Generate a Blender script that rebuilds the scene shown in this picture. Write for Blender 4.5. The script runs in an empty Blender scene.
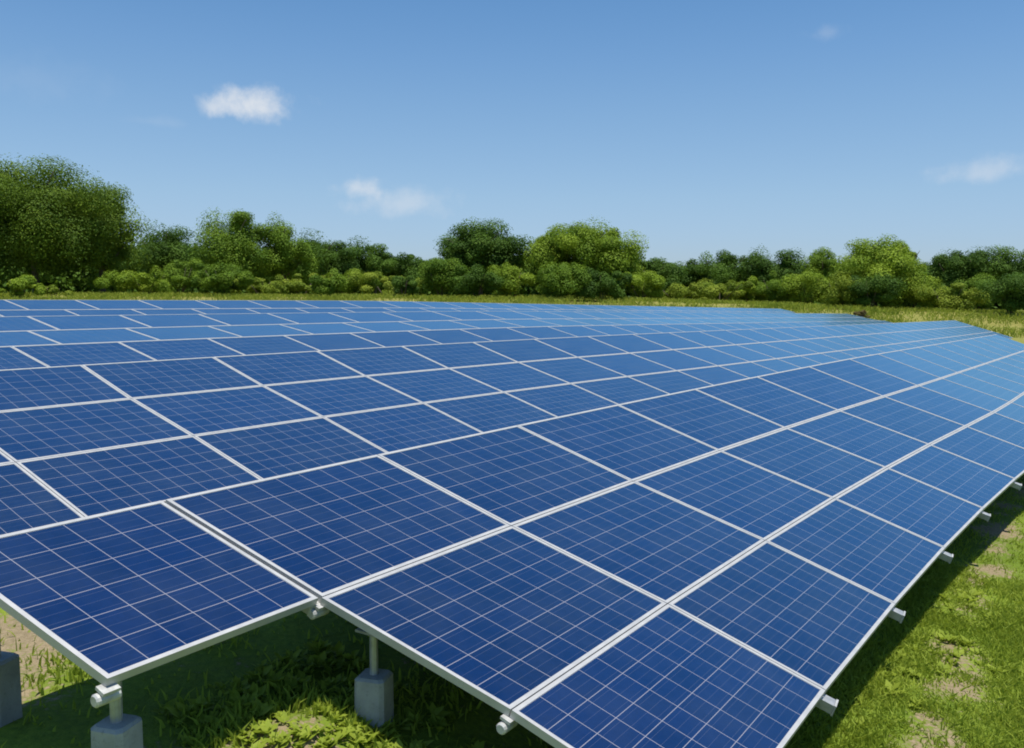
import bpy, math, random
import numpy as np
from mathutils import Vector, Matrix, noise

# ------------------------------------------------------------------ camera, sky, sun, exposure
scene = bpy.context.scene
COL = scene.collection
ZO = 2.45                       # camera height above the grass it stands on
FPX = 891.5                     # focal length in pixels of the 1024 px wide frame
YAW, PITCH, ROLL = -0.56466, -0.08556, 0.00762

cy, sy = math.cos(YAW), math.sin(YAW); cp, sp = math.cos(PITCH), math.sin(PITCH)
FWD = Vector((sy*cp, cy*cp, sp)); RGT = Vector((cy, -sy, 0)); UPV = RGT.cross(FWD)
cr, sr = math.cos(ROLL), math.sin(ROLL)
RG = cr*RGT + sr*UPV; UP = -sr*RGT + cr*UPV
cam_d = bpy.data.cameras.new('camera'); cam = bpy.data.objects.new('camera', cam_d); COL.objects.link(cam)
cam.matrix_world = Matrix(((RG.x, UP.x, -FWD.x, 0), (RG.y, UP.y, -FWD.y, 0), (RG.z, UP.z, -FWD.z, ZO), (0, 0, 0, 1)))
cam_d.sensor_width = 36.0; cam_d.lens = 36.0*FPX/1024.0
cam_d.clip_start = 0.05; cam_d.clip_end = 9000
scene.camera = cam

SUN = Vector((0.16, -0.06, 1.0)).normalized()
world = bpy.data.worlds.new('World'); scene.world = world; world.use_nodes = True
sun_d = bpy.data.lights.new('sun', 'SUN'); sun_o = bpy.data.objects.new('sun', sun_d); COL.objects.link(sun_o)
sun_d.energy = 4.9; sun_d.angle = math.radians(0.5); sun_d.color = (1.0, 0.95, 0.87)
sun_o.rotation_euler = SUN.to_track_quat('Z', 'Y').to_euler(); sun_o.location = SUN*60

def build_world():
    nt = world.node_tree; N = nt.nodes; Lk = nt.links; N.clear()
    out = N.new('ShaderNodeOutputWorld'); bg = N.new('ShaderNodeBackground')
    bg.inputs['Strength'].default_value = 0.11
    sky = N.new('ShaderNodeTexSky'); sky.sky_type = 'NISHITA'; sky.sun_disc = False
    sky.sun_elevation = math.asin(SUN.z); sky.sun_rotation = math.atan2(SUN.x, SUN.y)
    sky.altitude = 0; sky.air_density = 1.0; sky.dust_density = 0.5; sky.ozone_density = 1.2
    tint = N.new('ShaderNodeMix'); tint.data_type = 'RGBA'; tint.blend_type = 'MULTIPLY'
    tint.inputs[0].default_value = 1.0
    # clear-air tint by elevation: deeper blue aloft, less glare near the horizon
    tcz = N.new('ShaderNodeTexCoord'); sz = N.new('ShaderNodeSeparateXYZ'); Lk.new(tcz.outputs['Generated'], sz.inputs[0])
    rp = N.new('ShaderNodeValToRGB'); cr_ = rp.color_ramp; cr_.interpolation = 'B_SPLINE'
    stops = ((0.0, (.55, .67, .98)), (.06, (.62, .73, .98)), (.11, (.71, .80, .93)), (.21, (.72, .88, .98)), (.31, (.55, .82, 1.03)), (.6, (.50, .80, 1.04)))
    cr_.elements[0].position = 0; cr_.elements[0].color = (*stops[0][1], 1); cr_.elements[1].position = stops[-1][0]; cr_.elements[1].color = (*stops[-1][1], 1)
    for p_, c_ in stops[1:-1]:
        e_ = cr_.elements.new(p_); e_.color = (*c_, 1)
    Lk.new(sz.outputs[2], rp.inputs[0]); Lk.new(rp.outputs[0], tint.inputs[7])
    Lk.new(sky.outputs['Color'], tint.inputs[6])
    tc = N.new('ShaderNodeTexCoord')
    nrm = N.new('ShaderNodeVectorMath'); nrm.operation = 'NORMALIZE'; Lk.new(tc.outputs['Generated'], nrm.inputs[0])
    nz = N.new('ShaderNodeTexNoise'); nz.inputs['Scale'].default_value = 27; nz.inputs['Detail'].default_value = 7
    nz.inputs['Roughness'].default_value = 0.6; Lk.new(nrm.outputs[0], nz.inputs['Vector'])
    col = tint.outputs[2]
    def m(op, a, b=None, c=None):
        n = N.new('ShaderNodeMath'); n.operation = op
        for i, v in enumerate((a, b, c)):
            if v is None: continue
            if isinstance(v, (int, float)): n.inputs[i].default_value = v
            else: Lk.new(v, n.inputs[i])
        return n.outputs[0]
    # small fair-weather clouds: direction (azimuth from the camera's heading, elevation), half sizes, density
    for (px, py, hw, hh, dens) in ((260, 109, 40, 20, 0.88), (222, 109, 30, 12, .65), (362, 189, 24, 13, .6), (402, 203, 50, 18, .40),
                                   (982, 173, 46, 14, .38), (825, 33, 20, 10, .14), (30, 80, 60, 22, .06), (150, 121, 30, 6, .08)):
        d = (FWD + RG*((px-512)/FPX) + UP*((374-py)/FPX)).normalized()
        r = Vector((d.y, -d.x, 0)).normalized(); u = r.cross(d)
        def dot(v):
            n = N.new('ShaderNodeVectorMath'); n.operation = 'DOT_PRODUCT'; Lk.new(nrm.outputs[0], n.inputs[0]); n.inputs[1].default_value = v
            return n.outputs['Value']
        a = m('DIVIDE', dot(r), hw/FPX); b = m('DIVIDE', dot(u), hh/FPX)
        lo = m('MULTIPLY', m('MINIMUM', b, 0.0), 1.35)          # flatter base
        b2 = m('ADD', m('MAXIMUM', b, 0.0), m('MULTIPLY', lo, -1.0))
        e = m('SQRT', m('ADD', m('MULTIPLY', a, a), m('MULTIPLY', b2, b2)))
        v = m('ADD', m('SUBTRACT', 1.0, e), m('MULTIPLY', m('SUBTRACT', nz.outputs['Fac'], 0.5), 2.7))
        front = m('GREATER_THAN', dot(d), 0.5)
        mr = N.new('ShaderNodeMapRange'); mr.interpolation_type = 'SMOOTHSTEP'
        mr.inputs['From Min'].default_value = -0.25; mr.inputs['From Max'].default_value = 1.15; mr.inputs['To Max'].default_value = dens
        Lk.new(v, mr.inputs['Value'])
        fac = m('MULTIPLY', mr.outputs[0], front)
        mx = N.new('ShaderNodeMix'); mx.data_type = 'RGBA'
        mx.inputs[7].default_value = (5.7, 6.0, 6.4, 1)
        Lk.new(fac, mx.inputs[0]); Lk.new(col, mx.inputs[6]); col = mx.outputs[2]
    Lk.new(col, bg.inputs['Color']); Lk.new(bg.outputs[0], out.inputs['Surface'])
build_world()

scene.view_settings.view_transform = 'Standard'; scene.view_settings.look = 'None'
scene.view_settings.exposure = 0.25; scene.view_settings.gamma = 1.0
scene.render.engine = 'CYCLES'
scene.cycles.max_bounces = 6; scene.cycles.transparent_max_bounces = 8
scene.cycles.filter_width = 1.9

rnd = random.Random(7)
rng = np.random.default_rng(11)

# ------------------------------------------------------------------ helpers
def tag(o, label=None, cat=None, group=None, kind=None):
    if label: o['label'] = label
    if cat: o['category'] = cat
    if group: o['group'] = group
    if kind: o['kind'] = kind
    return o
def empty(name, loc):
    o = bpy.data.objects.new(name, None); COL.objects.link(o); o.location = loc; o.empty_display_size = .2
    return o
def link(name, me, mat, parent=None, loc=None):
    o = bpy.data.objects.new(name, me); COL.objects.link(o)
    if mat: me.materials.append(mat)
    if loc is not None: o.location = loc
    if parent: o.parent = parent
    return o
def mesh_np(name, V, F, smooth=False):
    """V (n,3), F (m,k) arrays of one polygon size"""
    V = np.asarray(V, np.float32); F = np.asarray(F, np.int32); k = F.shape[1]
    me = bpy.data.meshes.new(name)
    me.vertices.add(len(V)); me.vertices.foreach_set('co', V.ravel())
    me.loops.add(F.size); me.loops.foreach_set('vertex_index', F.ravel())
    me.polygons.add(len(F)); me.polygons.foreach_set('loop_start', np.arange(0, F.size, k, dtype=np.int32))
    me.polygons.foreach_set('loop_total', np.full(len(F), k, np.int32))
    me.polygons.foreach_set('use_smooth', np.full(len(F), smooth))
    me.update(calc_edges=True)
    return me
def sstep(a, b, x):
    t = np.clip((np.asarray(x, float)-a)/(b-a), 0, 1); return t*t*(3-2*t)

class MB:
    def __init__(s): s.v = []; s.f = []
    def box8(s, c):
        """eight corners: bottom ring 0-3, top ring 4-7"""
        b = len(s.v); s.v += [tuple(p) for p in c]
        for q in ((3, 2, 1, 0), (4, 5, 6, 7), (0, 1, 5, 4), (1, 2, 6, 5), (2, 3, 7, 6), (3, 0, 4, 7)): s.f.append(tuple(b+i for i in q))
    def beam(s, A, B, w, h, up):
        """rectangular bar from A to B, its TOP face centre on the line"""
        A = Vector(A); B = Vector(B); d = (B-A).normalized(); side = d.cross(up).normalized(); u = side.cross(d)
        c = []
        for dz in (-h, 0):
            for P, sx in ((A, -1), (B, -1), (B, 1), (A, 1)): c.append(P + side*(sx*w/2) + u*dz)
        s.box8(c)
    def loft(s, rings, cap=True):
        b = len(s.v); n = len(rings[0])
        for r in rings: s.v += [tuple(p) for p in r]
        for i in range(len(rings)-1):
            for j in range(n):
                k = (j+1) % n
                s.f.append((b+i*n+j, b+i*n+k, b+(i+1)*n+k, b+(i+1)*n+j))
        if cap:
            s.f.append(tuple(b+j for j in reversed(range(n)))); t = b+(len(rings)-1)*n
            s.f.append(tuple(t+j for j in range(n)))
    def tube(s, pts, rad, n=8):
        rings = []
        for i, p in enumerate(pts):
            p = Vector(p); d = (Vector(pts[min(i+1, len(pts)-1)]) - Vector(pts[max(i-1, 0)])).normalized()
            a = d.cross(Vector((0.31, .95, 0.05))).normalized(); b = d.cross(a)
            r = rad[i] if isinstance(rad, (list, tuple)) else rad
            rings.append([p + (a*math.cos(t)+b*math.sin(t))*r for t in [2*math.pi*k/n for k in range(n)]])
        s.loft(rings)
    def build(s, name, mat, parent=None, loc=None, smooth=False):
        me = bpy.data.meshes.new(name); me.from_pydata(s.v, [], s.f)
        if smooth: me.polygons.foreach_set('use_smooth', [True]*len(me.polygons))
        me.update()
        return link(name, me, mat, parent, loc)

# ------------------------------------------------------------------ materials
def material(name):
    m = bpy.data.materials.new(name); m.use_nodes = True
    nt = m.node_tree; nt.nodes.clear()
    out = nt.nodes.new('ShaderNodeOutputMaterial'); p = nt.nodes.new('ShaderNodeBsdfPrincipled')
    nt.links.new(p.outputs[0], out.inputs[0])
    return m, nt, p, out
class NG:
    def __init__(s, nt): s.nt = nt
    def n(s, t, **kw):
        x = s.nt.nodes.new(t)
        for k, v in kw.items(): setattr(x, k, v)
        return x
    def L(s, a, b): s.nt.links.new(a, b)
    def m(s, op, *a):
        x = s.n('ShaderNodeMath', operation=op)
        for i, v in enumerate(a):
            if isinstance(v, (int, float)): x.inputs[i].default_value = v
            else: s.L(v, x.inputs[i])
        return x.outputs[0]
    def mix(s, f, a, b, mode='MIX'):
        x = s.n('ShaderNodeMix', data_type='RGBA', blend_type=mode)
        for i, v in ((0, f), (6, a), (7, b)):
            if isinstance(v, (int, float)): x.inputs[i].default_value = v
            elif isinstance(v, tuple): x.inputs[i].default_value = (*v, 1)
            else: s.L(v, x.inputs[i])
        return x.outputs[2]
    def noise(s, vec, scale, detail=4, rough=.55, dist=0):
        x = s.n('ShaderNodeTexNoise'); x.inputs['Scale'].default_value = scale; x.inputs['Detail'].default_value = detail
        x.inputs['Roughness'].default_value = rough; x.inputs['Distortion'].default_value = dist
        if vec is not None: s.L(vec, x.inputs['Vector'])
        return x.outputs['Fac']
    def rng(s, v, a, b, c=0., d=1.):
        x = s.n('ShaderNodeMapRange'); s.L(v, x.inputs['Value'])
        for k, q in (('From Min', a), ('From Max', b), ('To Min', c), ('To Max', d)): x.inputs[k].default_value = q
        return x.outputs[0]

def mat_metal(name, col, rough=.4, metal=.6, var=.12, scale=6):
    m, nt, p, out = material(name); g = NG(nt)
    tc = g.n('ShaderNodeTexCoord'); nz = g.noise(tc.outputs['Object'], scale, 5, .65)
    f = g.rng(nz, .3, .7, 1-var, 1+var)
    x = g.n('ShaderNodeVectorMath', operation='SCALE'); x.inputs[0].default_value = col; g.L(f, x.inputs['Scale'])
    g.L(x.outputs[0], p.inputs['Base Color']); p.inputs['Metallic'].default_value = metal
    g.L(g.rng(nz, .3, .7, rough-.08, rough+.1), p.inputs['Roughness'])
    return m
M_FRAME = mat_metal('anodised_aluminium', (.45, .445, .43), .45, .25, .08, 9)
M_STEEL = mat_metal('galvanised_steel', (.40, .41, .41), .45, .5, .22, 14)
M_CAP = mat_metal('pale_end_cap', (.43, .43, .41), .5, .2, .25, 25)

def mat_concrete():
    m, nt, p, out = material('cast_concrete'); g = NG(nt); tc = g.n('ShaderNodeTexCoord')
    a = g.noise(tc.outputs['Object'], 5, 6, .6); b = g.noise(tc.outputs['Object'], 60, 3, .6)
    c = g.mix(g.rng(a, .35, .65), (.24, .245, .235), (.37, .37, .35))
    c = g.mix(g.rng(b, .55, .75, 0, .5), c, (.16, .165, .15))
    g.L(c, p.inputs['Base Color']); p.inputs['Roughness'].default_value = .93
    bp = g.n('ShaderNodeBump'); bp.inputs['Strength'].default_value = .35; bp.inputs['Distance'].default_value = .01
    g.L(b, bp.inputs['Height']); g.L(bp.outputs[0], p.inputs['Normal'])
    return m
M_CONC = mat_concrete()

def mat_cells():
    """polycrystalline cells: 9 x 6 grid from the UV map, pale gaps, thin busbars"""
    m, nt, p, out = material('photovoltaic_cells'); g = NG(nt)
    uv = g.n('ShaderNodeUVMap'); sep = g.n('ShaderNodeSeparateXYZ'); g.L(uv.outputs[0], sep.inputs[0])
    oi = g.n('ShaderNodeObjectInfo')
    U = g.m('MULTIPLY', sep.outputs[0], 9.0); V = g.m('MULTIPLY', sep.outputs[1], 6.0)
    fu = g.m('ABSOLUTE', g.m('SUBTRACT', g.m('FRACT', U), .5)); fv = g.m('ABSOLUTE', g.m('SUBTRACT', g.m('FRACT', V), .5))
    edge = g.m('MAXIMUM', fu, fv)
    gap = g.m('GREATER_THAN', edge, .5-.011)
    outside = g.m('MAXIMUM', g.m('GREATER_THAN', g.m('ABSOLUTE', g.m('SUBTRACT', sep.outputs[0], .5)), .4985),
                  g.m('GREATER_THAN', g.m('ABSOLUTE', g.m('SUBTRACT', sep.outputs[1], .5)), .498))
    gap = g.m('MAXIMUM', gap, outside)
    bus = g.m('ABSOLUTE', g.m('SUBTRACT', g.m('FRACT', g.m('MULTIPLY', V, 3.0)), .5))
    bus = g.m('MULTIPLY', g.m('LESS_THAN', bus, .018), .13)
    # one shade for each cell
    cell = g.n('ShaderNodeCombineXYZ'); g.L(g.m('FLOOR', U), cell.inputs[0]); g.L(g.m('FLOOR', V), cell.inputs[1])
    g.L(g.m('MULTIPLY', oi.outputs['Random'], 97.0), cell.inputs[2])
    wn = g.n('ShaderNodeTexWhiteNoise'); g.L(cell.outputs[0], wn.inputs['Vector'])
    cv = g.n('ShaderNodeCombineXYZ'); g.L(U, cv.inputs[0]); g.L(V, cv.inputs[1]); g.L(g.m('MULTIPLY', oi.outputs['Random'], 31.0), cv.inputs[2])
    vor = g.n('ShaderNodeTexVoronoi'); vor.inputs['Scale'].default_value = 7; g.L(cv.outputs[0], vor.inputs['Vector'])
    vs = g.n('ShaderNodeSeparateColor'); g.L(vor.outputs['Color'], vs.inputs[0])
    k = g.m('ADD', g.m('MULTIPLY', wn.outputs['Value'], .3), g.m('ADD', g.m('MULTIPLY', vs.outputs[0], .22), g.m('MULTIPLY', oi.outputs['Random'], .38)))
    c = g.mix(k, (.0005, .0060, .038), (.0016, .013, .076))
    c = g.mix(bus, c, (.30, .31, .36))
    c = g.mix(gap, c, (.27, .26, .28))
    tc = g.n('ShaderNodeTexCoord')
    dust = g.noise(tc.outputs['Object'], 2.2, 5, .6)
    c = g.mix(g.rng(dust, .4, .75, .0, .02), c, (.4, .38, .33))
    g.L(c, p.inputs['Base Color']); p.inputs['Roughness'].default_value = .6; p.inputs['Specular IOR Level'].default_value = .0
    gl = g.n('ShaderNodeBsdfGlossy'); gl.inputs['Color'].default_value = (.56, .87, 1.0, 1)
    g.L(g.rng(dust, .3, .7, .17, .25), gl.inputs['Roughness'])
    lw = g.n('ShaderNodeLayerWeight'); lw.inputs['Blend'].default_value = .5
    fres = g.m('ADD', g.m('MULTIPLY', g.m('POWER', lw.outputs['Facing'], 2.5), .95), .045)
    ms = g.n('ShaderNodeMixShader'); g.L(fres, ms.inputs[0]); g.L(p.outputs[0], ms.inputs[1]); g.L(gl.outputs[0], ms.inputs[2])
    g.L(ms.outputs[0], out.inputs[0])
    return m
M_CELL = mat_cells()

def mat_leaf(name, dark, light, trans=.25):
    m, nt, p, out = material(name); g = NG(nt)
    at = g.n('ShaderNodeAttribute', attribute_name='tint')
    c = g.mix(at.outputs['Fac'], dark, light)
    g.L(c, p.inputs['Base Color']); p.inputs['Roughness'].default_value = .6; p.inputs['Specular IOR Level'].default_value = .12
    tr = g.n('ShaderNodeBsdfTranslucent'); g.L(g.mix(.5, c, (light[0]*1.2, light[1]*1.25, light[2]*.8)), tr.inputs['Color'])
    mx = g.n('ShaderNodeMixShader'); mx.inputs[0].default_value = trans
    g.L(p.outputs[0], mx.inputs[1]); g.L(tr.outputs[0], mx.inputs[2]); g.L(mx.outputs[0], out.inputs[0])
    return m
LEAF = {
    'oak': mat_leaf('oak_leaves', (.046, .092, .009), (.15, .225, .020)),
    'dark': mat_leaf('dark_leaves', (.036, .082, .011), (.10, .18, .020)),
    'mid': mat_leaf('mid_leaves', (.058, .122, .010), (.165, .255, .022)),
    'bright': mat_leaf('bright_leaves', (.095, .17, .012), (.25, .34, .028)),
    'scrub': mat_leaf('scrub_leaves', (.115, .18, .014), (.27, .33, .035)),
    'dry': mat_leaf('dry_leaves', (.11, .09, .03), (.20, .16, .06)),
    'grass': mat_leaf('grass_blades', (.18, .25, .022), (.34, .41, .055), .4),
    'straw': mat_leaf('meadow_blades', (.17, .235, .026), (.32, .355, .055), .4),
}
def mat_bark():
    m, nt, p, out = material('bark'); g = NG(nt); tc = g.n('ShaderNodeTexCoord')
    c = g.mix(g.noise(tc.outputs['Object'], 4, 6, .7), (.06, .045, .03), (.17, .14, .10))
    g.L(c, p.inputs['Base Color']); p.inputs['Roughness'].default_value = .95
    return m
M_BARK = mat_bark()

def mat_ground():
    m, nt, p, out = material('meadow_ground'); g = NG(nt)
    geo = g.n('ShaderNodeNewGeometry'); P = geo.outputs['Position']
    at = g.n('ShaderNodeAttribute', attribute_name='dirt'); fa = g.n('ShaderNodeAttribute', attribute_name='far')
    n1 = g.noise(P, .55, 5, .6); n2 = g.noise(P, 3.5, 5, .65); n3 = g.noise(P, 28, 4, .7); n4 = g.noise(P, 90, 2, .6)
    grass = g.mix(g.rng(n1, .35, .65), (.13, .195, .018), (.22, .29, .03))
    grass = g.mix(g.rng(n2, .4, .7), grass, (.16, .21, .025))
    grass = g.mix(g.rng(n3, .35, .7, 0, .65), grass, (.06, .10, .014))
    straw = g.mix(g.rng(n2, .35, .65), (.19, .19, .04), (.27, .235, .075))
    grass = g.mix(g.m('MULTIPLY', fa.outputs['Fac'], g.rng(n1, .3, .6, .55, 1)), grass, straw)
    soil = g.mix(g.rng(n3, .3, .7), (.20, .155, .09), (.33, .26, .16))
    soil = g.mix(g.rng(n4, .5, .75, 0, .6), soil, (.12, .10, .05))
    d = g.m('ADD', at.outputs['Fac'], g.m('ADD', g.m('MULTIPLY', g.m('SUBTRACT', n2, .5), .9), g.m('MULTIPLY', g.m('SUBTRACT', n3, .5), .9)))
    c = g.mix(g.rng(d, .42, .62), grass, soil)
    g.L(c, p.inputs['Base Color']); p.inputs['Roughness'].default_value = .95; p.inputs['Specular IOR Level'].default_value = .15
    bp = g.n('ShaderNodeBump'); bp.inputs['Strength'].default_value = .7; bp.inputs['Distance'].default_value = .03
    g.L(g.m('ADD', n3, g.m('MULTIPLY', n4, .4)), bp.inputs['Height']); g.L(bp.outputs[0], p.inputs['Normal'])
    return m
M_GROUND = mat_ground()

# ------------------------------------------------------------------ terrain (heights relative to the camera eye, + ZO gives world z)
def ground_rel(x, y):
    x = np.asarray(x, float); y = np.asarray(y, float)
    s = np.clip(-(x+1.0), -4, 60)
    near = np.interp(s, [-4, -1, 0, .9, 1.8, 2.8, 4.5, 7.2, 9.7, 12.6, 15, 18, 60],
                     [-2.58, -2.50, -2.44, -2.18, -1.92, -1.86, -1.84, -1.42, -1.36, -1.12, -1.02, -.95, -.9])
    near = near - .0150*np.clip(y-14, 0, 80)
    near = near + .05*np.exp(-(((x+2.72)/.30)**2 + ((y-2.6)/.26)**2))      # low hump of bare soil in the notch of the first array
    near = near + .018*np.sin(x*1.7+y*.6) + .015*np.sin(y*2.3-x*.9)
    dep = -.535*x + .845*y; lat = .845*x + .535*y
    farz = -.10 - .90*sstep(3, 44, lat) + .03*np.sin(lat*.4)
    t = sstep(53, 69, dep)
    return near*(1-t) + farz*t
def gz(x, y): return float(ground_rel(x, y)) + ZO
def at(px, depth):
    """a spot on the ground: bearing of a picture column, distance ahead"""
    k = (px-512)/FPX
    d = Vector((FWD.x, FWD.y, 0)).normalized() + RGT*k
    return Vector((d.x*depth, d.y*depth, 0))
def dirt_at(x, y):
    v = noise.noise((x*.8, y*.8, 3.1))*.30 + noise.noise((x*2.3, y*2.3, 9.4))*.32
    strip = math.exp(-((x+.58)/.30)**2)*.52 if 2 < y < 16 else 0
    strip += math.exp(-((x-.12-.02*y)/.5)**2)*(.14 if y > 3 else 0)
    heap = math.exp(-(((x+2.72)/.36)**2 + ((y-2.6)/.34)**2))*.62
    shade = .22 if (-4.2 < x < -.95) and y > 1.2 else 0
    gapd = .75*math.exp(-((x+4.8)/.9)**2) if y < 5 else 0
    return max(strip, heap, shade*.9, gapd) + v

def axis(lo, hi, fine, step):
    a = list(np.arange(fine[0], fine[1]+1e-6, step)); s = step; v = fine[1]
    while v < hi: s *= 1.28; v += s; a.append(min(v, hi))
    s = step; v = fine[0]
    while v > lo: s *= 1.28; v -= s; a.insert(0, max(v, lo))
    return np.array(a)
xs = axis(-2500, 2500, (-6.5, 5), .13); ys = axis(-400, 3000, (1.0, 14), .13)
X, Y = np.meshgrid(xs, ys, indexing='ij'); Z = ground_rel(X, Y)+ZO
micro = np.array([[noise.noise((x*3.1, y*3.1, 0))*.02 if (-7 < x < 6 and 0 < y < 16) else 0 for y in ys] for x in xs]); Z = Z+micro
V = np.stack([X, Y, Z], -1).reshape(-1, 3); nx, ny = X.shape
I = np.arange(nx*ny).reshape(nx, ny)
F = np.stack([I[:-1, :-1], I[1:, :-1], I[1:, 1:], I[:-1, 1:]], -1).reshape(-1, 4)
gme = mesh_np('ground', V, F, True)
a = gme.attributes.new('dirt', 'FLOAT', 'POINT')
a.data.foreach_set('value', np.array([dirt_at(x, y) if (-8 < x < 8 and -2 < y < 25) else -.3 for x in xs for y in ys], np.float32))
a = gme.attributes.new('far', 'FLOAT', 'POINT')
a.data.foreach_set('value', sstep(16, 34, (-.535*X+.845*Y)).ravel().astype(np.float32))
tag(link('ground', gme, M_GROUND), kind='structure')

# ------------------------------------------------------------------ the arrays of panels
PU = 1.52; U1 = 10.64; BL = 3.0
class Table:
    """lines: low edge to high edge, each (x, y0, z rel. to eye); rows follow the gently bending slope"""
    def __init__(s, lines, a, k, g, D): s.l = lines; s.a = a; s.k = k; s.g = g; s.D = Vector(D)
    def run(s, u):
        """course of a row along the slope: a slight bend, then straight on and gently downhill"""
        if u <= U1: return Vector((s.a*u*u, u+s.g*u*u, s.k*u*u))
        p = Vector((s.a*U1*U1, U1+s.g*U1*U1, s.k*U1*U1)); d0 = Vector((2*s.a*U1, 1+2*s.g*U1, 2*s.k*U1)); w = u-U1
        if w < BL: return p + d0*(w-w*w/(2*BL)) + s.D*(w*w/(2*BL))
        return p + d0*(BL/2) + s.D*(w-BL/2)
    def P(s, u, v, dz=0., off=0.):
        i = min(max(int(math.floor(v)), 0), len(s.l)-2); t = v-i
        A = s.l[i]; B = s.l[i+1]
        c = s.run(u*PU + off)
        return Vector((A[0]+(B[0]-A[0])*t + c.x, A[1]+(B[1]-A[1])*t + c.y, A[2]+(B[2]-A[2])*t + c.z + ZO + dz))
    def nrm(s, u, v):
        e = .02; return ((s.P(u+e, v)-s.P(u-e, v)).cross(s.P(u, v+e)-s.P(u, v-e))).normalized()
    def solve_u(s, y, v):
        u = 0.
        for _ in range(20): u -= (s.P(u, v).y-y)/PU
        return u

GAP = .003; LIP = .020; DEPTH = .036
def make_panel(T, i, v, parent, gl=GAP, gr=GAP, off=0., i1=None, cols=9):
    """one framed module; gl / gr are the half gaps to its neighbours along the row"""
    i1 = i+1 if i1 is None else i1
    c = [T.P(i, v, 0, off), T.P(i1, v, 0, off), T.P(i1, v+1, 0, off), T.P(i, v+1, 0, off)]
    eu = ((c[1]-c[0])+(c[2]-c[3])).normalized(); n = eu.cross(((c[3]-c[0])+(c[2]-c[1]))).normalized(); ev = n.cross(eu)
    ctr = sum(c, Vector())/4
    R = Matrix((eu, ev, n)).transposed().to_4x4(); R.translation = ctr
    loc = [Vector(((p-ctr).dot(eu), (p-ctr).dot(ev), (p-ctr).dot(n))) for p in c]
    def inset(l, r, d):
        u0 = (loc[1]-loc[0]).normalized(); u1 = (loc[2]-loc[3]).normalized(); w0 = (loc[3]-loc[0]).normalized(); w1 = (loc[2]-loc[1]).normalized()
        return [loc[0]+u0*l+w0*d, loc[1]-u0*r+w1*d, loc[2]-u1*r-w1*d, loc[3]+u1*l-w0*d]
    o = inset(gl, gr, GAP); q = inset(gl+LIP, gr+LIP, GAP+LIP)
    # laminate: thin glazed sheet 3 mm under the lip
    b = MB(); zt = Vector((0, 0, -.003)); zb = Vector((0, 0, -.010))
    b.box8([p+zb for p in q]+[p+zt for p in q])
    pan = b.build('solar_panel', M_CELL)
    uvl = pan.data.uv_layers.new(name='UVMap')
    for poly in pan.data.polygons:
        for li in poly.loop_indices:
            vi = pan.data.loops[li].vertex_index % 4
            uvl.data[li].uv = ((0., cols/9, cols/9, 0.)[vi], (0., 0., 1., 1.)[vi])
    pan.parent = parent; pan.matrix_local = parent.matrix_basis.inverted() @ R
    f = MB(); base = 0
    rings = [o, q, [p+Vector((0, 0, -DEPTH)) for p in q], [p+Vector((0, 0, -DEPTH)) for p in o]]
    for r in rings: f.v += [tuple(p) for p in r]
    for k in range(4):
        A, B = rings[k], rings[(k+1) % 4]
        for j in range(4):
            jj = (j+1) % 4; f.f.append((k*4+j, k*4+jj, ((k+1) % 4)*4+jj, ((k+1) % 4)*4+j))
    fr = f.build('panel_frame', M_FRAME); fr.parent = pan
    return pan

def footing_post(T, parent, top, zoff=0., r=.036, w=.205, rot=.3, sink=.25, exposed=.30):
    """pipe post from the rack down into a square concrete footing that stands on the grass"""
    gx, gy = top.x, top.y; g = gz(gx, gy) + zoff
    bt = g + exposed
    org = parent.matrix_basis.translation
    b = MB(); b.tube([(gx-org.x, gy-org.y, bt-.03-org.z), (gx-org.x, gy-org.y, top.z-.1-org.z)], r, 12)
    # flat head plate under the rail
    b.beam((gx-org.x-.06, gy-org.y, top.z-.098-org.z), (gx-org.x+.06, gy-org.y, top.z-.098-org.z), .12, .012, Vector((0, 0, 1)))
    post = b.build('post', M_STEEL, parent)
    f = MB(); ch = .018; rings = []
    for (z, hw) in ((g-sink, w/2*1.06), (bt-.012, w/2), (bt, w/2-.012)):
        ring = []
        for sx, sy_ in ((1, 1), (-1, 1), (-1, -1), (1, -1)):
            pts = [(sx*hw, sy_*(hw-ch)), (sx*(hw-ch), sy_*hw)]
            if sx*sy_ < 0: pts.reverse()
            for a_, b_ in pts:
                ring.append((gx-org.x + a_*math.cos(rot)-b_*math.sin(rot), gy-org.y + a_*math.sin(rot)+b_*math.cos(rot), z-org.z))
        rings.append(ring)
    f.loft(rings); f.build('concrete_footing', M_CONC, post)

def corner_clamp(T, parent, u, v, off=0.):
    """cast clamp with its bolt under an open corner of a module"""
    org = parent.matrix_basis.translation; n = T.nrm(u, v); p = T.P(u, v, 0, off)
    eu = (T.P(u+.1, v, 0, off)-p).normalized(); ev = n.cross(eu)
    c = p - n*(DEPTH+.002) - eu*.004 - org
    b = MB()
    b.beam(c-eu*.018, c+eu*.05, .05, .013, n)
    b.tube([c-eu*.034-n*.042, c-eu*.028-n*.042, c+eu*.06-n*.042], [.019, .025, .025], 12)
    b.build('clamp', M_CAP, parent)

def rafter(T, parent, u, v0, v1, over_lo=.06, over_hi=.05, off=0., w=.07, h=.05):
    """sloping rail under a seam; its end sticks out past the low edge"""
    org = parent.matrix_basis.translation; n = T.nrm(u, (v0+v1)/2)
    A = T.P(u, v0, 0, off); B = T.P(u, v1, 0, off); d = (B-A).normalized()
    A = A-d*over_lo - n*(DEPTH+.004); B = B+d*over_hi - n*(DEPTH+.004)
    b = MB(); b.beam(A-org, B-org, w, h, n); r = b.build('rafter', M_STEEL, parent)
    c = MB(); c.beam(A-d*.012-org+n*.004, A-d*.001-org+n*.004, w+.008, h+.008, n); c.build('end_cap', M_CAP, r)

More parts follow.
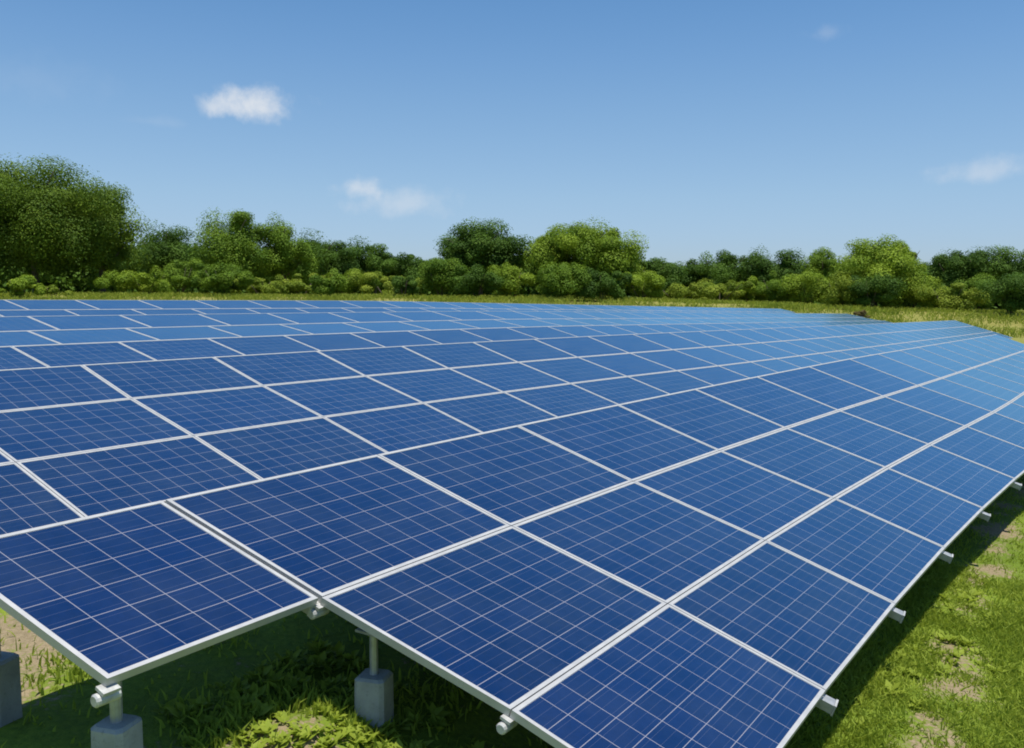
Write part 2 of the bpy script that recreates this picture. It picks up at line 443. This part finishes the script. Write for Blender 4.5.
def purlin(T, parent, u0, u1, v, over0=-.22, over1=-.05, off=0., w=.07, h=.07, cap=True):
    """rail along the row under a panel joint, followed in segments so it hugs the bend"""
    org = parent.matrix_basis.translation
    us = np.linspace(u0, u1, max(2, int(abs(u1-u0))+1))
    pts = [T.P(u, v, 0, off) for u in us]; ns = [T.nrm(u, v) for u in us]
    d0 = (pts[1]-pts[0]).normalized(); d1 = (pts[-1]-pts[-2]).normalized()
    pts[0] = pts[0]-d0*over0; pts[-1] = pts[-1]+d1*over1
    drop = DEPTH+.004+.063
    rings = []
    for i, p in enumerate(pts):
        d = d0 if i == 0 else d1 if i == len(pts)-1 else (pts[i+1]-pts[i-1]).normalized()
        s_ = d.cross(ns[i]).normalized(); p = p-ns[i]*drop
        rings.append([p-s_*w/2-org, p+s_*w/2-org, p+s_*w/2-ns[i]*h-org, p-s_*w/2-ns[i]*h-org])
    b = MB(); b.loft(rings); r = b.build('purlin', M_STEEL, parent)
    if cap:
        c = MB(); p = pts[0]-ns[0]*drop; n = ns[0]
        c.beam(p-d0*.014-org+n*.006, p-d0*.001-org+n*.006, w+.012, h+.012, n)
        c.build('end_cap', M_CAP, r)

def solar_array(T, rows, label, posts, purl, raft, base, clamps=()):
    root = empty('solar_array', base)
    tag(root, label, 'solar array', 'rows of solar panels across the meadow')
    for v, (i0, i1, off, wide) in enumerate(rows):
        if isinstance(i0, float):                                     # a narrower module, six cells wide, closes the row
            make_panel(T, i0, v, root, gr=.013, i1=1.0, cols=6); i0 = 1
        for i in range(i0, i1):
            make_panel(T, i, v, root, gl=.013 if wide == i else GAP, gr=.013 if wide == i+1 else GAP, off=off)
    for (u0, u1, v, off) in purl: purlin(T, root, u0, u1, v, off=off)
    for (u, v0, v1, off) in raft: rafter(T, root, u, v0, v1, off=off)
    for (u, v) in clamps: corner_clamp(T, root, u, v)
    for (p, kw) in posts: footing_post(T, root, p, **kw)
    return root

DX1, DY1 = .0548, .9985
A_, K_, G_ = .0069132, .0011457, .0023159
T1 = Table([(-1.044, 1.484, -1.981), (-1.896, 1.453, -1.686), (-2.851, 1.344, -1.364), (-3.792, 1.220, -1.012)], A_, K_, G_, (DX1, DY1, -.0060))
T2 = Table([(-5.536, 3.433, -1.495), (-6.429, 3.457, -1.211), (-7.322, 3.481, -.950), (-8.198, 3.548, -.684)], .0065, 0., .001, (DX1, DY1, -.0087))
T3 = Table([(-10.75, 6.29, -.93), (-11.70, 6.29, -.68), (-12.65, 6.35, -.525), (-13.60, 6.40, -.34)], .0065, 0., .001, (DX1, DY1, -.01235))
T4 = Table([(-16.20, 8.30, -.72), (-17.15, 8.30, -.525), (-18.10, 8.30, -.325), (-19.05, 8.30, -.125)], .0065, 0., .001, (DX1, DY1, -.01235))

posts1 = [(Vector((-2.67, 3.04, T1.P(1.05, 1.8).z)), dict(r=.02, w=.145, exposed=.22)), (Vector((-3.05, 1.985, T1.P(.5, 2.2).z)), dict(r=.024, exposed=.24, w=.145)),
          (Vector((-3.84, 1.945, T1.P(.48, 2.93).z)), dict(r=.022, exposed=.28, w=.145))]
for u in (3.5, 5.5, 7.5, 9.5, 11.5, 13.5, 15.5, 17.5): posts1.append((T1.P(u, 2.3), {}))
for u in (2.5, 4.5, 6.5, 8.5, 10.5, 12.5, 14.5, 16.5): posts1.append((T1.P(u, .8), dict(exposed=.2)))
solar_array(T1, [(1, 18, 0, None), (1, 18, 0, None), (.315, 18, 0, 1)],
            'nearest solar array, large dark blue panels with stepped front corner beside the grass',
            posts1, [(1, 18, 1, 0), (1, 18, 2, 0), (.33, 18, 2.4, 0), (.33, 18, 2.85, 0), (1, 18, .2, 0)],
            [(u, 0, 3, 0) for u in range(2, 18)] + [(1, 2.08, 3, 0)], T1.P(1, 0, -.5), clamps=[(.315, 2), (1, 2), (1, 1)])  # lone upper-row rafter is added to block the sun streak through the wide seam
u2 = T2.solve_u(3.0, .35)
posts2 = [(T2.P(u2+2*k, .35), dict(r=.04)) for k in range(0, 15)] + [(T2.P(u2+2*k, 2.5), dict(r=.04)) for k in range(0, 15)]
solar_array(T2, [(-2, 31, 0, None)]*3, 'second solar array back, panel seams staggered against the nearest one, just behind its high edge',
            posts2, [(-2, 31, v, 0) for v in (.3, 1, 2, 2.8)], [(u, 0, 3, 0) for u in range(1, 31, 2)], T2.P(-1, 0, -.5))
posts3 = [(T3.P(u, v), {}) for u in range(0, 30, 3) for v in (.6, 2.4)]
solar_array(T3, [(-1, 30, 0, None), (-1, 30, -.83, None), (-1, 30, -.35, None)], 'third solar array back, thin blue rows shifted against each other',
            posts3, [(-1, 30, v, 0) for v in (.4, 1.5, 2.6)], [(u, 0, 3, 0) for u in range(0, 30, 3)], T3.P(0, 0, -.5))
posts4 = [(T4.P(u, v), {}) for u in range(0, 32, 3) for v in (.6, 2.4)]
solar_array(T4, [(-1, 32, 0, None), (-1, 32, -.5, None), (-1, 32, .3, None)], 'farthest solar array, palest strip of blue panels ending at the grass before the trees',
            posts4, [(-1, 32, v, 0) for v in (.4, 1.5, 2.6)], [(u, 0, 3, 0) for u in range(0, 32, 4)], T4.P(0, 0, -.5))

# ------------------------------------------------------------------ vegetation
def leaf_cloud(centers, radii, per, size, rg, up=.5, squash=.8):
    """leaf-sized faces scattered through clumps; returns V, F, tint per face"""
    C = np.repeat(np.asarray(centers), per, 0); Rr = np.repeat(np.asarray(radii), per)
    n = len(C); d = rg.normal(size=(n, 3)); d /= np.linalg.norm(d, axis=1, keepdims=True)
    rad = Rr*(rg.random(n)**.32)*(1+.07*rg.normal(size=n).clip(-1.5, 1.3))
    ell = np.repeat(rg.uniform(.62, 1.38, (len(centers), 3)), per, 0)            # uneven clumps
    Pp = C + d*rad[:, None]*ell*np.array([1, 1, squash])
    nrm = d*1.2 + rg.normal(size=(n, 3))*.45 + np.array([0, 0, up]); nrm /= np.linalg.norm(nrm, axis=1, keepdims=True)
    t = np.cross(nrm, rg.normal(size=(n, 3))); t /= np.linalg.norm(t, axis=1, keepdims=True); b = np.cross(nrm, t)
    s = size*(.6+.8*rg.random(n))[:, None]
    Vv = np.stack([Pp-t*s*.5, Pp+b*s*.3+nrm*s*.06, Pp+t*s*.5, Pp-b*s*.3+nrm*s*.06], 1).reshape(-1, 3)
    Ff = np.arange(n*4).reshape(n, 4)
    cl = np.repeat(rg.random(len(centers)), per)
    tint = np.clip(.8*cl + .25*rg.random(n), 0, 1)
    return Vv, Ff, tint
def crown(rx, ry, h, z0, clumps, per, size, rg, fat=1., ragged=.2, lobes=3):
    """clump centres spread through a lobed, uneven crown between z0 and h"""
    cs, rs = [], []
    L = []
    for k in range(lobes):
        a_ = 2*math.pi*(k+rg.random()*.6)/lobes; q = .38*rg.random()+.18 if lobes > 1 else 0
        L.append((math.cos(a_)*rx*q, math.sin(a_)*ry*q, z0+(h-z0)*(.42+.16*rg.random()), .62+.25*rg.random()))
    L.append((0, 0, z0+(h-z0)*.5, .8)); 
    for i in range(clumps):
        lx, ly, lz, ls = L[i % len(L)]
        d = rg.normal(size=3); d /= np.linalg.norm(d); r = .35+.65*rg.random()**.5
        r = min(1.04, r*(1+ragged*rg.normal()*.5))
        p = np.array([lx+d[0]*rx*ls*r, ly+d[1]*ry*ls*r, lz+d[2]*(h-z0)*.5*ls*r])
        cr_ = fat*min(rx, (h-z0)*.5)*(.2+.22*rg.random()**1.3)
        p[2] = min(max(p[2], z0+cr_*.3), h-cr_*.55)
        cs.append(p); rs.append(cr_)
    # stretch upwards so the tip and the girth are the ones wanted
    cs = np.array(cs); tip = (cs[:, 2]+np.array(rs)*.75).max(); cs[:, 2] = z0+(cs[:, 2]-z0)*(h-z0)/(tip-z0)
    gx = np.abs(cs[:, 0])+np.array(rs)*.8; cs[:, :2] *= rx/np.sort(gx)[-3]
    return leaf_cloud(cs, rs, per, size, rg, up=.8)
def foliage_object(name, data, mat, parent=None, loc=None):
    Vv, Ff, tint = data
    me = mesh_np(name, Vv, Ff); a_ = me.attributes.new('tint', 'FLOAT', 'FACE'); a_.data.foreach_set('value', tint.astype(np.float32))
    return link(name, me, mat, parent, loc)

FAR = 1.3
def plant(name, cat, label, group, px, depth, half, top, kind, seed, low=.12, clumps=46, per=150, leaf=.26, trunk=True, lobes=3, ragged=.3, squeeze=.85):
    """half = half width and top = picture row of its tip, at this distance"""
    depth *= FAR; leaf *= FAR*.95
    p = at(px, depth); g = gz(p.x, p.y); rg = np.random.default_rng(seed)
    h = (ZO-g) + (298.0-top)/FPX*depth
    rx = half/FPX*depth
    root = empty(name, (p.x, p.y, g)); tag(root, label, cat, group)
    dat = crown(rx, rx*squeeze, h, h*low, int(clumps*1.05), int(per*5.2), leaf*.52, rg, lobes=lobes, ragged=ragged, fat=(1.2 if trunk else 1.35+.55*((seed*37) % 10)/10))
    foliage_object('crown' if trunk else 'foliage', dat, LEAF[kind], root)
    b = MB()
    if trunk:
        r0 = max(.09, h*.028); lean = rg.normal()*.03*h
        b.tube([(0, 0, -.25), (0, 0, .1), (lean*.4, .02, h*.3), (lean, .05*h*rg.normal(), h*.72)], [r0*1.35, r0, r0*.75, r0*.25], 9)
        for k in range(5):
            a_ = 2*math.pi*k/5+rg.random(); z_ = h*(.22+.09*k)
            b.tube([(lean*.5*z_/h*1.5, 0, z_), (math.cos(a_)*rx*.4, math.sin(a_)*rx*.35, z_+h*.14), (math.cos(a_)*rx*.72, math.sin(a_)*rx*.6, z_+h*.26)], [r0*.5, r0*.32, r0*.1], 6)
        b.build('trunk', M_BARK, root, smooth=True)
    else:
        for k in range(5):
            a_ = 2*math.pi*k/5+rg.random()
            b.tube([(math.cos(a_)*.06, math.sin(a_)*.06, -.12), (math.cos(a_)*rx*.3, math.sin(a_)*rx*.28, h*.4), (math.cos(a_)*rx*.55, math.sin(a_)*rx*.5, h*.75)], [.04, .028, .01], 6)
        b.build('stems', M_BARK, root, smooth=True)
    return root

GT = 'trees along the far side of the meadow'; GS = 'shrubs in front of the trees'
TREES = [
    # px, depth, half, top, kind, clumps, per, leaf, label
    (38, 58, 96, 163, 'oak', 170, 190, .27, 'largest tree in view, broad and round-headed at the left end of the line'),
    (104, 60, 36, 188, 'oak', 50, 150, .26, 'tree with leaning crown pressed against the right flank of the largest tree'),
    (-70, 66, 56, 200, 'oak', 50, 150, .28, 'dense tree half cut off by the left border behind the largest tree'),
    (166, 72, 38, 226, 'dark', 50, 140, .28, 'dark flat-topped tree just right of the largest tree'),
    (235, 64, 36, 210, 'mid', 64, 150, .25, 'rounded green tree standing above the ball-shaped bush at left'),
    (283, 66, 32, 219, 'mid', 46, 150, .25, 'small round tree touching the rounded green tree on its right side'),
    (322, 70, 34, 233, 'dark', 42, 140, .26, 'low dark tree between the small round tree and the pointed one'),
    (350, 72, 30, 238, 'dark', 36, 140, .26, 'dark narrow tree with a pointed crown, left of the sky dip'),
    (375, 74, 20, 244, 'dark', 26, 140, .26, 'slim dark tree with a sharp tip, last before the sky dip'),
    (405, 76, 26, 254, 'dark', 34, 140, .28, 'lowest dark tree of the line, below the drifting thin cloud'),
    (480, 64, 52, 221, 'dark', 90, 160, .26, 'wide dark tree with a dome-shaped top in the middle of the line'),
    (588, 60, 60, 222, 'bright', 100, 170, .26, 'broad light green tree with an uneven top right of the dome-shaped one'),
    (545, 63, 28, 236, 'mid', 40, 150, .25, 'mid green tree wedged between the dome-shaped tree and the broad light green one'),
    (655, 68, 30, 256, 'dark', 40, 140, .26, 'small dark tree at the right foot of the broad light green tree'),
    (690, 76, 32, 254, 'dark', 34, 140, .28, 'small distant dark tree, first of three knobs right of centre'),
    (727, 78, 27, 249, 'dark', 30, 140, .28, 'small distant dark tree, middle one of three knobs right of centre'),
    (760, 77, 30, 247, 'dark', 34, 140, .28, 'small distant dark tree, third of three knobs right of centre'),
    (794, 76, 26, 256, 'dark', 26, 140, .28, 'small dark tree filling the dip right of the third knob'),
    (822, 70, 24, 245, 'mid', 40, 150, .26, 'green tree with a rounded top leaning on the twin-peaked tree'),
    (874, 58, 40, 233, 'bright', 84, 160, .25, 'tall light green tree with twin peaks, tallest on the right half'),
    (903, 60, 20, 238, 'bright', 30, 150, .24, 'slender light green tree forming the right peak beside the tallest right-hand tree'),
    (946, 74, 30, 246, 'dark', 46, 140, .28, 'dark tree right behind the slender light green one'),
    (985, 72, 30, 241, 'dark', 48, 140, .28, 'dark tree topping the wood near the right border'),
    (1028, 70, 34, 243, 'dark', 50, 140, .28, 'dark tree cut off by the right border'),
    (1078, 66, 40, 240, 'dark', 46, 140, .28, 'dark tree outside the right border, only its shade reaching in'),
]
for k, (px, dep, half, top, kind, cl, per, lf, lab) in enumerate(TREES[:-1]):
    plant('tree', 'tree', lab, GT, px, dep, half, top, kind, 100+k, low=.06, clumps=cl, per=per, leaf=lf, lobes=5 if k == 0 else 3)
SHRUBS = [
    (221, 54, 31, 265, 'mid', 34, 'ball-shaped dark green bush below the rounded tree at left'),
    (150, 56, 34, 272, 'bright', 26, 'light green bush beside the foot of the largest tree'),
    (182, 58, 22, 262, 'mid', 22, 'green bush between the light bush and the ball-shaped bush'),
    (22, 50, 20, 278, 'bright', 16, 'small sunlit bush in front of the shaded foot of the largest tree'),
    (55, 51, 12, 289, 'scrub', 10, 'tiny yellow-green bush under the largest tree'),
    (262, 57, 30, 279, 'scrub', 22, 'yellow-green scrub right of the ball-shaped bush'),
    (302, 58, 34, 275, 'scrub', 24, 'pale scrub below the small round tree'),
    (322, 53, 15, 277, 'mid', 14, 'low dark tuft of shrub in front of the pale scrub'),
    (346, 58, 26, 270, 'bright', 24, 'light green shrub below the pointed dark tree'),
    (386, 58, 36, 272, 'scrub', 24, 'yellow-green shrub under the sky dip'),
    (404, 54, 16, 276, 'dark', 14, 'little dark bush in front of the yellow-green shrub under the sky dip'),
    (440, 56, 28, 258, 'mid', 28, 'green bush at the left foot of the dome-shaped tree'),
    (476, 54, 26, 268, 'dark', 24, 'dark low bush in front of the dome-shaped tree'),
    (512, 57, 24, 264, 'bright', 24, 'light bush filling the foot between dome-shaped and broad light tree'),
    (556, 53, 30, 262, 'mid', 32, 'dark round bush in front of the broad light green tree, left of two'),
    (600, 53, 26, 268, 'dark', 26, 'dark round bush in front of the broad light green tree, right of two'),
    (640, 57, 30, 270, 'bright', 26, 'light green bush right of the two dark round bushes'),
    (676, 60, 40, 283, 'scrub', 20, 'low yellow scrub at the far grass, left of a green patch'),
    (718, 62, 36, 279, 'scrub', 22, 'low green-yellow scrub below the three small knobs'),
    (748, 62, 20, 276, 'bright', 20, 'light bush below the third knob'),
    (775, 60, 24, 270, 'mid', 22, 'mid green bush before the dip in the right tree line'),
    (806, 58, 24, 268, 'bright', 22, 'light green bush at the left foot of the twin-peaked tree'),
    (838, 55, 20, 272, 'scrub', 18, 'yellow-green bush touching the twin-peaked tree'),
    (868, 54, 24, 270, 'dark', 24, 'dark shaded bush under the twin-peaked tree'),
    (910, 57, 28, 268, 'bright', 26, 'light green bush right of the twin-peaked tree'),
    (946, 55, 34, 279, 'scrub', 22, 'yellow-green bush before the dark wood at right'),
    (975, 58, 24, 270, 'mid', 22, 'green bush before the dark wood at right, darker than its left neighbour'),
    (1008, 52, 26, 268, 'dark', 28, 'dark bush at the right border standing nearest the grass'),
]
for k, (px, dep, half, top, kind, cl, lab) in enumerate(SHRUBS):
    plant('shrub', 'shrub', lab, GS, px, dep, half, top, kind, 300+k, low=.02, clumps=cl, per=150, leaf=.2, trunk=False, ragged=.28, squeeze=.8)
plant('shrub', 'shrub', 'tiny dry brown shrub in the yellow grass beyond the array', GS, 861, 47, 7, 308, 'dry', 401, low=.02, clumps=10, per=60, leaf=.13, trunk=False)

# a wood that closes the gaps behind the trees, read as one mass
cs, rs = [], []
rg = np.random.default_rng(5)
for px in range(-200, 1240, 7):
    for d_ in (106, 113, 122):
        p = at(px+rg.normal()*4, d_+rg.normal()*2); g = gz(p.x, p.y)
        hh = float(np.interp(px, [-160, 0, 130, 200, 340, 420, 520, 640, 760, 840, 920, 1024, 1200], [7, 7.5, 6.0, 5.6, 4.9, 4.0, 5, 4.0, 4.3, 4.7, 5.0, 5.0, 5]))
        hh *= 1.26*(.86+.2*noise.noise((px*.02, d_, 0)))
        for q in (.08, .3, .55, .8):
            cs.append((p.x, p.y, g+hh*q+rg.normal()*.1)); rs.append(hh*.22)
tag(foliage_object('wood', leaf_cloud(cs, rs, 110, .62, rg), LEAF['dark']), 'dark wood closing the gaps behind the row of trees', 'wood', kind='stuff')

# ------------------------------------------------------------------ grass
def blades(pts, hmin, hmax, width, rg, lean=.5):
    n = len(pts); pts = np.asarray(pts); a_ = rg.random(n)*2*math.pi
    h = hmin+(hmax-hmin)*rg.random(n)**1.5; w = width*(.6+.8*rg.random(n))
    t = np.stack([np.cos(a_), np.sin(a_), 0*a_], 1); b2 = rg.random(n)*2*math.pi
    ln = np.stack([np.cos(b2), np.sin(b2), 0*a_], 1)*(lean*h*rg.random(n))[:, None]
    up = np.stack([0*h, 0*h, h], 1)
    mid = pts+up*.55+ln*.35; tip = pts+up*(.95)+ln
    Vv = np.stack([pts-t*w[:, None]/2, pts+t*w[:, None]/2, mid+t*w[:, None]*.38, tip, mid-t*w[:, None]*.38], 1).reshape(-1, 3)
    return Vv, np.arange(n*5).reshape(n, 5)
def grass_field(name, label, boxes, mat, seed, keep, hmin, hmax, width, lean=.6):
    rg = np.random.default_rng(seed); P = []
    for (x0, x1, y0, y1, n) in boxes:
        x = x0+(x1-x0)*rg.random(n); y = y0+(y1-y0)*rg.random(n)
        for a_, b_ in zip(x, y):
            if keep(a_, b_, rg): P.append((a_, b_))
    P = np.array(P); z = ground_rel(P[:, 0], P[:, 1])+ZO-.004
    Vv, Ff = blades(np.column_stack([P, z]), hmin, hmax, width, rg, lean)
    tint = np.array([.5+.9*noise.noise((a_*1.1, b_*1.1, 2)) for a_, b_ in P])*.6 + .45*rg.random(len(P))
    return tag(foliage_object(name, (Vv, Ff, np.clip(tint, 0, 1)), mat), label, 'grass', kind='stuff')
def keep_near(x, y, rg):
    d = dirt_at(x, y) + .35*noise.noise((x*5, y*5, 1)); c = .5+.9*noise.noise((x*1.6, y*1.6, 7))
    return rg.random() < np.clip(1.15-1.7*d, .05, 1)*np.clip(.55+c*.6, .25, 1)
grass_field('grass', 'short bright green grass along the edge of the nearest array', [(-1.25, 1.5, 3.2, 9, 150000), (-1.2, 4, 9, 18, 70000)], LEAF['grass'], 21, keep_near, .02, .07, .0095, 1.5)
def rosettes(seed, boxes, n):
    rg = np.random.default_rng(seed); V_, F_, T_ = [], [], []
    for (x0, x1, y0, y1) in boxes:
        for _ in range(n):
            x = x0+(x1-x0)*rg.random(); y = y0+(y1-y0)*rg.random()
            if noise.noise((x*1.3, y*1.3, 12))+.25 < rg.random()*.7: continue
            k = int(5+rg.random()*9); sz = .03+.05*rg.random()**2; z = float(ground_rel(x, y))+ZO
            for _k in range(k):
                a_ = rg.random()*6.28; l_ = sz*(.7+.6*rg.random()); up_ = .25+.9*rg.random()
                d = np.array([math.cos(a_), math.sin(a_), up_]); d /= np.linalg.norm(d); t = np.array([-math.sin(a_), math.cos(a_), .15*rg.normal()])
                o = np.array([x+rg.normal()*.012, y+rg.normal()*.012, z+.005]); q = len(V_)
                V_ += [o, o+d*l_*.55+t*l_*.26, o+d*l_*1.05+np.array([0, 0, -.1*l_]), o+d*l_*.55-t*l_*.26]; F_.append((q, q+1, q+2, q+3)); T_.append(.3+.6*rg.random())
    return np.array(V_), np.array(F_), np.array(T_)
tag(foliage_object('broadleaf_weeds', rosettes(31, [(-1.0, 1.3, 3.6, 8.5), (-3.4, -2.2, 2.0, 3.4)], 700), LEAF['grass']), 'low broad-leaved weeds scattered through the grass and round the bare soil', 'weeds', kind='stuff')
def keep_under(x, y, rg):
    c = noise.noise((x*2.1, y*2.1, 4)); ring = math.exp(-((math.hypot((x+2.72)/.36, (y-2.6)/.32)-1.0)/.3)**2)
    return rg.random() < .03+.7*ring+max(0, c)*.6
grass_field('weeds', 'sparse weeds in the shade under the panels and round the bare heap', [(-4.6, -1.6, 1.6, 4.6, 42000), (-7.2, -4.2, 2.0, 5.0, 16000)], LEAF['grass'], 22, keep_under, .02, .09, .013, 1.0)
def keep_far(x, y, rg):
    return noise.noise((x*.25, y*.25, 6))+.55 > rg.random()*.8
def ff(seed):
    rg = np.random.default_rng(seed); P = []
    for _ in range(60000):
        px = -30+1090*rg.random(); lo = 61 if px < 800 else 57; d_ = lo+(78-lo)*rg.random()
        p = at(px, d_)
        if keep_far(p.x, p.y, rg): P.append((p.x, p.y))
    P = np.array(P); z = ground_rel(P[:, 0], P[:, 1])+ZO-.01
    Vv, Ff = blades(np.column_stack([P, z]), .12, .42, .07, rg, 1.4)
    tint = np.clip(np.array([.5+.8*noise.noise((a_*.3, b_*.3, 2)) for a_, b_ in P])*.6+.4*rg.random(len(P)), 0, 1)
    return tag(foliage_object('meadow_grass', (Vv, Ff, tint), LEAF['straw']), 'taller yellow-green meadow grass between the arrays and the trees', 'grass', kind='stuff')
ff(23)
